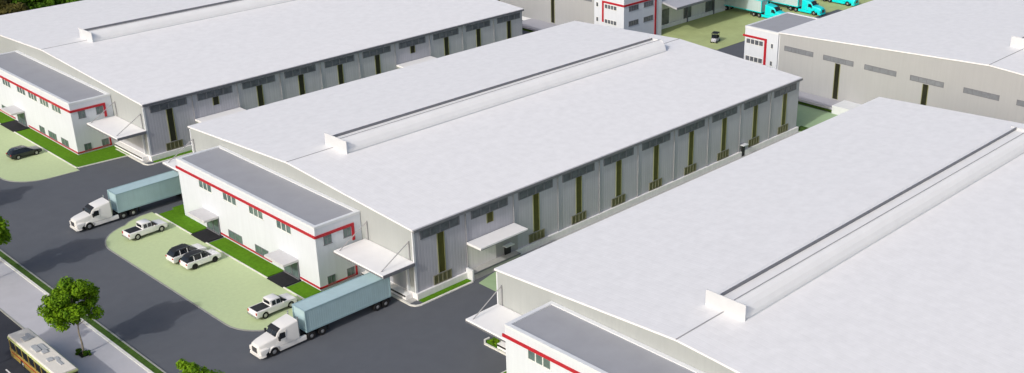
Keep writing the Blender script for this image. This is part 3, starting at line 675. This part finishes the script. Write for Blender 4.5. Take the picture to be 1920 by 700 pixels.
# bus, long axis along y, front towards -y
def make_bus(loc):
    r = thing('city_bus', 'cream roofed golden bus driving on the dark road at the bottom left', 'bus', loc, -PI/2)
    L, hw = 12.3, 1.22      # local +x is forward
    def sec(x, t): return rsec(x, hw, hw-.0, .35, t, .16)
    pr = arch_profile(-L, 0, .32, [-L+3.0, -2.4], .52, [(-.0, 1.42), (-L, 1.42)], .45)
    b = MB(); b.prism([(x, -hw, z) for x, z in pr], (0, 2*hw, 0)); b.build('lower_body', M['bus_gold'], r, bevel=.05, smooth=True)
    b = MB(); b.box(-L+.05, -.12, -hw+.05, hw-.05, 1.38, 2.56); win = b.build('window_band', M['glass_dk'], r, bevel=.04)
    b = MB()
    for k in range(8):
        x = -L+.3 + k*(L-.9)/7
        for s in (1, -1): b.box(x, x+.12, s*(hw-.02)-.03, s*(hw-.02)+.03, 1.4, 2.55)
    b.build('window_pillar', M['bus_gold'], r)
    b = MB(); b.box(-L+.0, -.04, -hw, hw, 2.54, 2.84); b.build('roof_cove', M['bus_lime'], r, bevel=.08)
    b = MB(); b.loft([rsec(-L+.02, hw-.06, hw-.12, 2.8, 3.0, .1), rsec(-.08, hw-.06, hw-.12, 2.8, 3.0, .1)]); b.build('roof', M['bus_roof'], r, bevel=.03)
    for x, y, a, c, hh in ((-L+1.9, .35, .5, .22, .12), (-L+2.5, -.2, .5, .3, .18), (-L+2.6, .38, .25, .25, .14), (-6.9, -.28, .8, .3, .2), (-6.7, .35, .9, .28, .12), (-5.6, .1, .35, .3, .15), (-3.6, -.2, .35, .3, .14), (-3.3, .42, .4, .2, .1), (-2.3, .3, .6, .16, .08)):
        b = MB(); b.box(x-a, x+a, y-c, y+c, 3.0, 3.0+hh); b.build('roof_unit', M['unit'], r, bevel=.04)
    b = MB(); b.box(-.10, .0, -hw+.12, hw-.12, 1.15, 2.5); b.build('windscreen', M['glass_dk'], r, bevel=.03)
    for s in (1, -1):
        b = MB(); b.box(-.06, .03, s*.85-.2, s*.85+.2, .6, .8); b.build('headlight', M['lamp'], r, bevel=.02)
        for x in (-L+3.0, -2.4): wheel(r, x, s*(hw-.02), .46, .3)
        b = MB(); b.box(-L+.4, -.4, s*(hw+.005)-.01, s*(hw+.005)+.01, 1.0, 1.12); b.build('side_stripe', M['lamp_red'], r)
    b = MB(); b.box(-L+.3, -.3, -.9, .9, .25, .5); b.build('underbody', M['chassis'], r)
make_bus((37.55, 111.15, -.08))

# golf cart in the far yard
r = thing('utility_cart', 'small light utility cart with a dark roof alone on the far turf', 'cart', (190.6, 144.6, .05), rad(200))
b = MB(); b.loft([rsec(1.35, .5, .45, .35, .65, .08), rsec(1.1, .6, .55, .3, .95, .1), rsec(.55, .62, .6, .3, 1.05, .08), rsec(.45, .62, .6, .3, .5, .05), rsec(-.3, .62, .6, .3, .5, .05), rsec(-.35, .62, .6, .3, .85, .06), rsec(-1.35, .6, .58, .35, .85, .08)])
b.build('body', mat('silver_cart_paint', (.45, .46, .5), .35, var=.05), r, smooth=True)
b = MB(); b.box(-.95, .75, -.68, .68, 1.92, 2.05); b.build('canopy', M['black'], r, bevel=.05)
b = MB()
for x, y in ((.68, .58), (.68, -.58), (-.85, .58), (-.85, -.58)): b.cyl((x + (.15 if x > 0 else 0), y, .8), (x, y, 1.95), .035, n=6)
b.build('canopy_post', M['black'], r)
b = MB(); b.box(-.7, -.2, -.55, .55, .85, .98); b.box(-.85, -.7, -.55, .55, .9, 1.4); b.build('seat', M['soil'], r, bevel=.04)
b = MB(); quad(b, [(.86, -.52, 1.0), (.86, .52, 1.0), (.72, .52, 1.8), (.72, -.52, 1.8)], .02); b.build('windscreen', M['glass_dk'], r)
for x in (.95, -.95):
    for s in (1, -1): wheel(r, x, s*.66, .27, .2)

# ================================================================== TREES
def crown_mesh(name, R, H, clumps, per, leaf, m, seed, cr=.8, flat=1.0):
    """leaf faces gathered in clumps spread through the crown's volume"""
    rnd = random.Random(seed); vs = []; fs = []
    cs = []
    for _ in range(clumps*40):
        if len(cs) >= clumps: break
        p = Vector((rnd.uniform(-1, 1), rnd.uniform(-1, 1), rnd.uniform(-1, 1)))
        if p.length > 1: continue
        if p.length < .45 and rnd.random() < .7: continue
        q = Vector((p.x*R, p.y*R, p.z*H))
        if any((q - c[0]).length < cr*.72 for c in cs): continue
        cs.append((q, cr*rnd.uniform(.6, 1.15)))
    for c, k in cs:
        for _ in range(int(per*k/cr)):
            d = Vector((rnd.gauss(0, 1), rnd.gauss(0, 1), rnd.gauss(0, 1))).normalized()
            rr = k*(rnd.random()**.4); p = c + Vector((d.x, d.y, d.z*.8*flat))*rr
            nrm = (d*.9 + Vector((rnd.gauss(0, .5), rnd.gauss(0, .5), rnd.gauss(0, .5) + .5))).normalized()
            u = nrm.orthogonal().normalized(); u.rotate(Matrix.Rotation(rnd.uniform(0, 6.28), 3, nrm)); v = nrm.cross(u)
            s = leaf*rnd.uniform(.6, 1.25); i = len(vs)
            vs += [p - u*s, p - v*s*.55, p + u*s, p + v*s*.55]; fs.append((i, i+1, i+2, i+3))
    me = bpy.data.meshes.new(name); me.from_pydata(vs, [], fs); me.materials.append(m); return me, [c for c, k in cs]
def tree_from(me, cs, h_mid, trunk_r, bark, name, label, loc, group, trunk_top, cat='tree', limbs=9, sc=1.0, rz=0):
    r = thing(name, label, cat, loc, rz, group); r.scale = (sc, sc, sc)
    c = bpy.data.objects.new('crown', me); C.objects.link(c); c.parent = r; c.location = (-.22*(trunk_r < .2), .22*(trunk_r < .2), h_mid)
    b = MB(); pts = [(0, 0, -.1), (.05, -.03, trunk_top*.35), (-.04, .05, trunk_top*.7), (.05, .02, trunk_top)]
    for k in range(3): b.cyl(pts[k], pts[k+1], trunk_r*(1-.18*k), trunk_r*(1-.18*(k+1)), n=9)
    b.cyl(pts[3], (0, 0, h_mid + .8), trunk_r*.46, trunk_r*.15, n=7)
    for q in sorted(cs, key=lambda q: q.z)[:limbs*2:2] + cs[:limbs]:
        st = Vector((0, 0, trunk_top*.9)).lerp(Vector((0, 0, h_mid)), random.random()*.7); en = Vector((q.x*.85, q.y*.85, q.z*.8 + h_mid))
        md = st.lerp(en, .5) + Vector((0, 0, -.15)); b.cyl(st, md, trunk_r*.33, trunk_r*.24, n=6); b.cyl(md, en, trunk_r*.24, trunk_r*.08, n=6)
    b.build('trunk', M[bark], r, smooth=True)
    return r
me1, cs1 = crown_mesh('street_tree_crown', 2.75, 2.55, 46, 360, .18, M['leaf'], 3, cr=.92)
me2, cs2 = crown_mesh('street_tree_crown', 2.75, 2.7, 40, 280, .20, M['leaf'], 9, cr=.95)
TG = 'street trees along the pavement'
tree_from(me1, cs1, 6.5, .13, 'bark', 'street_tree', 'round crowned street tree seen whole on the pavement beside the bus', (42.15, 118.3, .06), TG, 3.9)
tree_from(me2, cs2, 6.0, .13, 'bark', 'street_tree', 'street tree of which only the crown top shows at the bottom edge', (42.9, 93.6, .06), TG, 3.8, rz=1.0, sc=1.04)
tree_from(me2, cs2, 6.1, .13, 'bark', 'street_tree', 'street tree whose crown reaches in from the left edge', (42.2, 144.0, .06), TG, 3.8, rz=2.2, sc=1.1)
tree_from(me1, cs1, 6.3, .13, 'bark', 'street_tree', 'street tree outside the left edge that shades the yard asphalt', (43.4, 168.8, .06), TG, 3.8, rz=2.9)
me3, cs3 = crown_mesh('tall_tree_crown', 2.6, 2.3, 30, 260, .24, M['leaf'], 21, cr=.95)
for k, yy in enumerate((122.0, 146.5)):
    tree_from(me3, cs3, 11.0, .2, 'bark', 'roadside_tree', ('tall roadside tree outside the lower left corner that shades the pavement by the bus', 'tall roadside tree outside the left edge that shades the pavement end')[k], (25.0, yy, -.1), None, 7.5, rz=k*1.7)
# soil pit and little shrub under the whole street tree
kerb_path('tree_pit_edge', [(41.6, 117.6), (42.75, 117.6), (42.75, 118.95), (41.6, 118.95)], .08, 0, .075, M['kerb_dk'], closed=True)
g = MB(); g.box(41.64, 42.71, 117.64, 118.91, 0, .07); structure('tree_pit_soil', g, M['soil'])
ms, cs_ = crown_mesh('pit_shrub', .42, .22, 6, 120, .09, M['leaf_dk'], 5, cr=.22)
for k, (dx, dy) in enumerate(((-.25, .42), (.25, -.42))):
    o_ = bpy.data.objects.new('ground_shrub', ms); C.objects.link(o_); o_.location = (42.15+dx, 118.3+dy, .28); o_.rotation_euler = (0, 0, k*2.0)
    tag(o_, ('dark little shrub left of the trunk in the pavement tree pit', 'dark little shrub right of the trunk in the pavement tree pit')[k], 'shrub', 'shrubs in the tree pit')
# shrub in the pocket by the right shed
ms2, _ = crown_mesh('pocket_shrub', .5, .35, 8, 140, .1, M['leaf'], 6, cr=.28)
o_ = bpy.data.objects.new('corner_shrub', ms2); C.objects.link(o_); o_.location = (75.2, 86.3, .45); tag(o_, 'small green shrub in the kerbed pocket under the canopy of the nearest warehouse', 'shrub')
# wood behind the left shed
vars_ = [crown_mesh('wood_crown', 4.6, 4.2, 46, 230, .42, M['leaf_dk'], 31, cr=1.5), crown_mesh('wood_crown', 5.2, 3.8, 46, 230, .42, M['leaf_dk'], 32, cr=1.6), crown_mesh('wood_crown', 4.2, 4.6, 42, 230, .42, M['leaf_br'], 33, cr=1.5)]
rnd = random.Random(4); k = 0
rows = [(242.6, 78, 122, 7.6, 5.0), (249.5, 82, 118, 8.0, 6.5), (257, 80, 122, 8.4, 7.5), (265.5, 84, 124, 9, 8.5)]
desc = ['dark green', 'broad dark green', 'brownish']
for ri, (yy, xa, xb, st, hm) in enumerate(rows):
    x = xa + (ri % 2)*3
    while x < xb:
        v = (0, 1, 0, 1, 2, 1)[k % 6] if x > 86 else 2
        me, cs = vars_[v]
        rowname = ('front row, along the eave', 'second row', 'third row', 'rearmost row')[ri]
        tree_from(me, cs, hm + rnd.uniform(-.5, .8), .28, 'bark_dk', 'woodland_tree', f'{desc[v]} woodland tree behind the upper left warehouse, {rowname}', (x + rnd.uniform(-1, 1), yy + rnd.uniform(-.8, .8), -.12), f'woodland trees, {desc[v]}, {rowname}', hm*.6, limbs=6, sc=rnd.uniform(.9, 1.12), rz=rnd.uniform(0, 6))
        x += st; k += 1
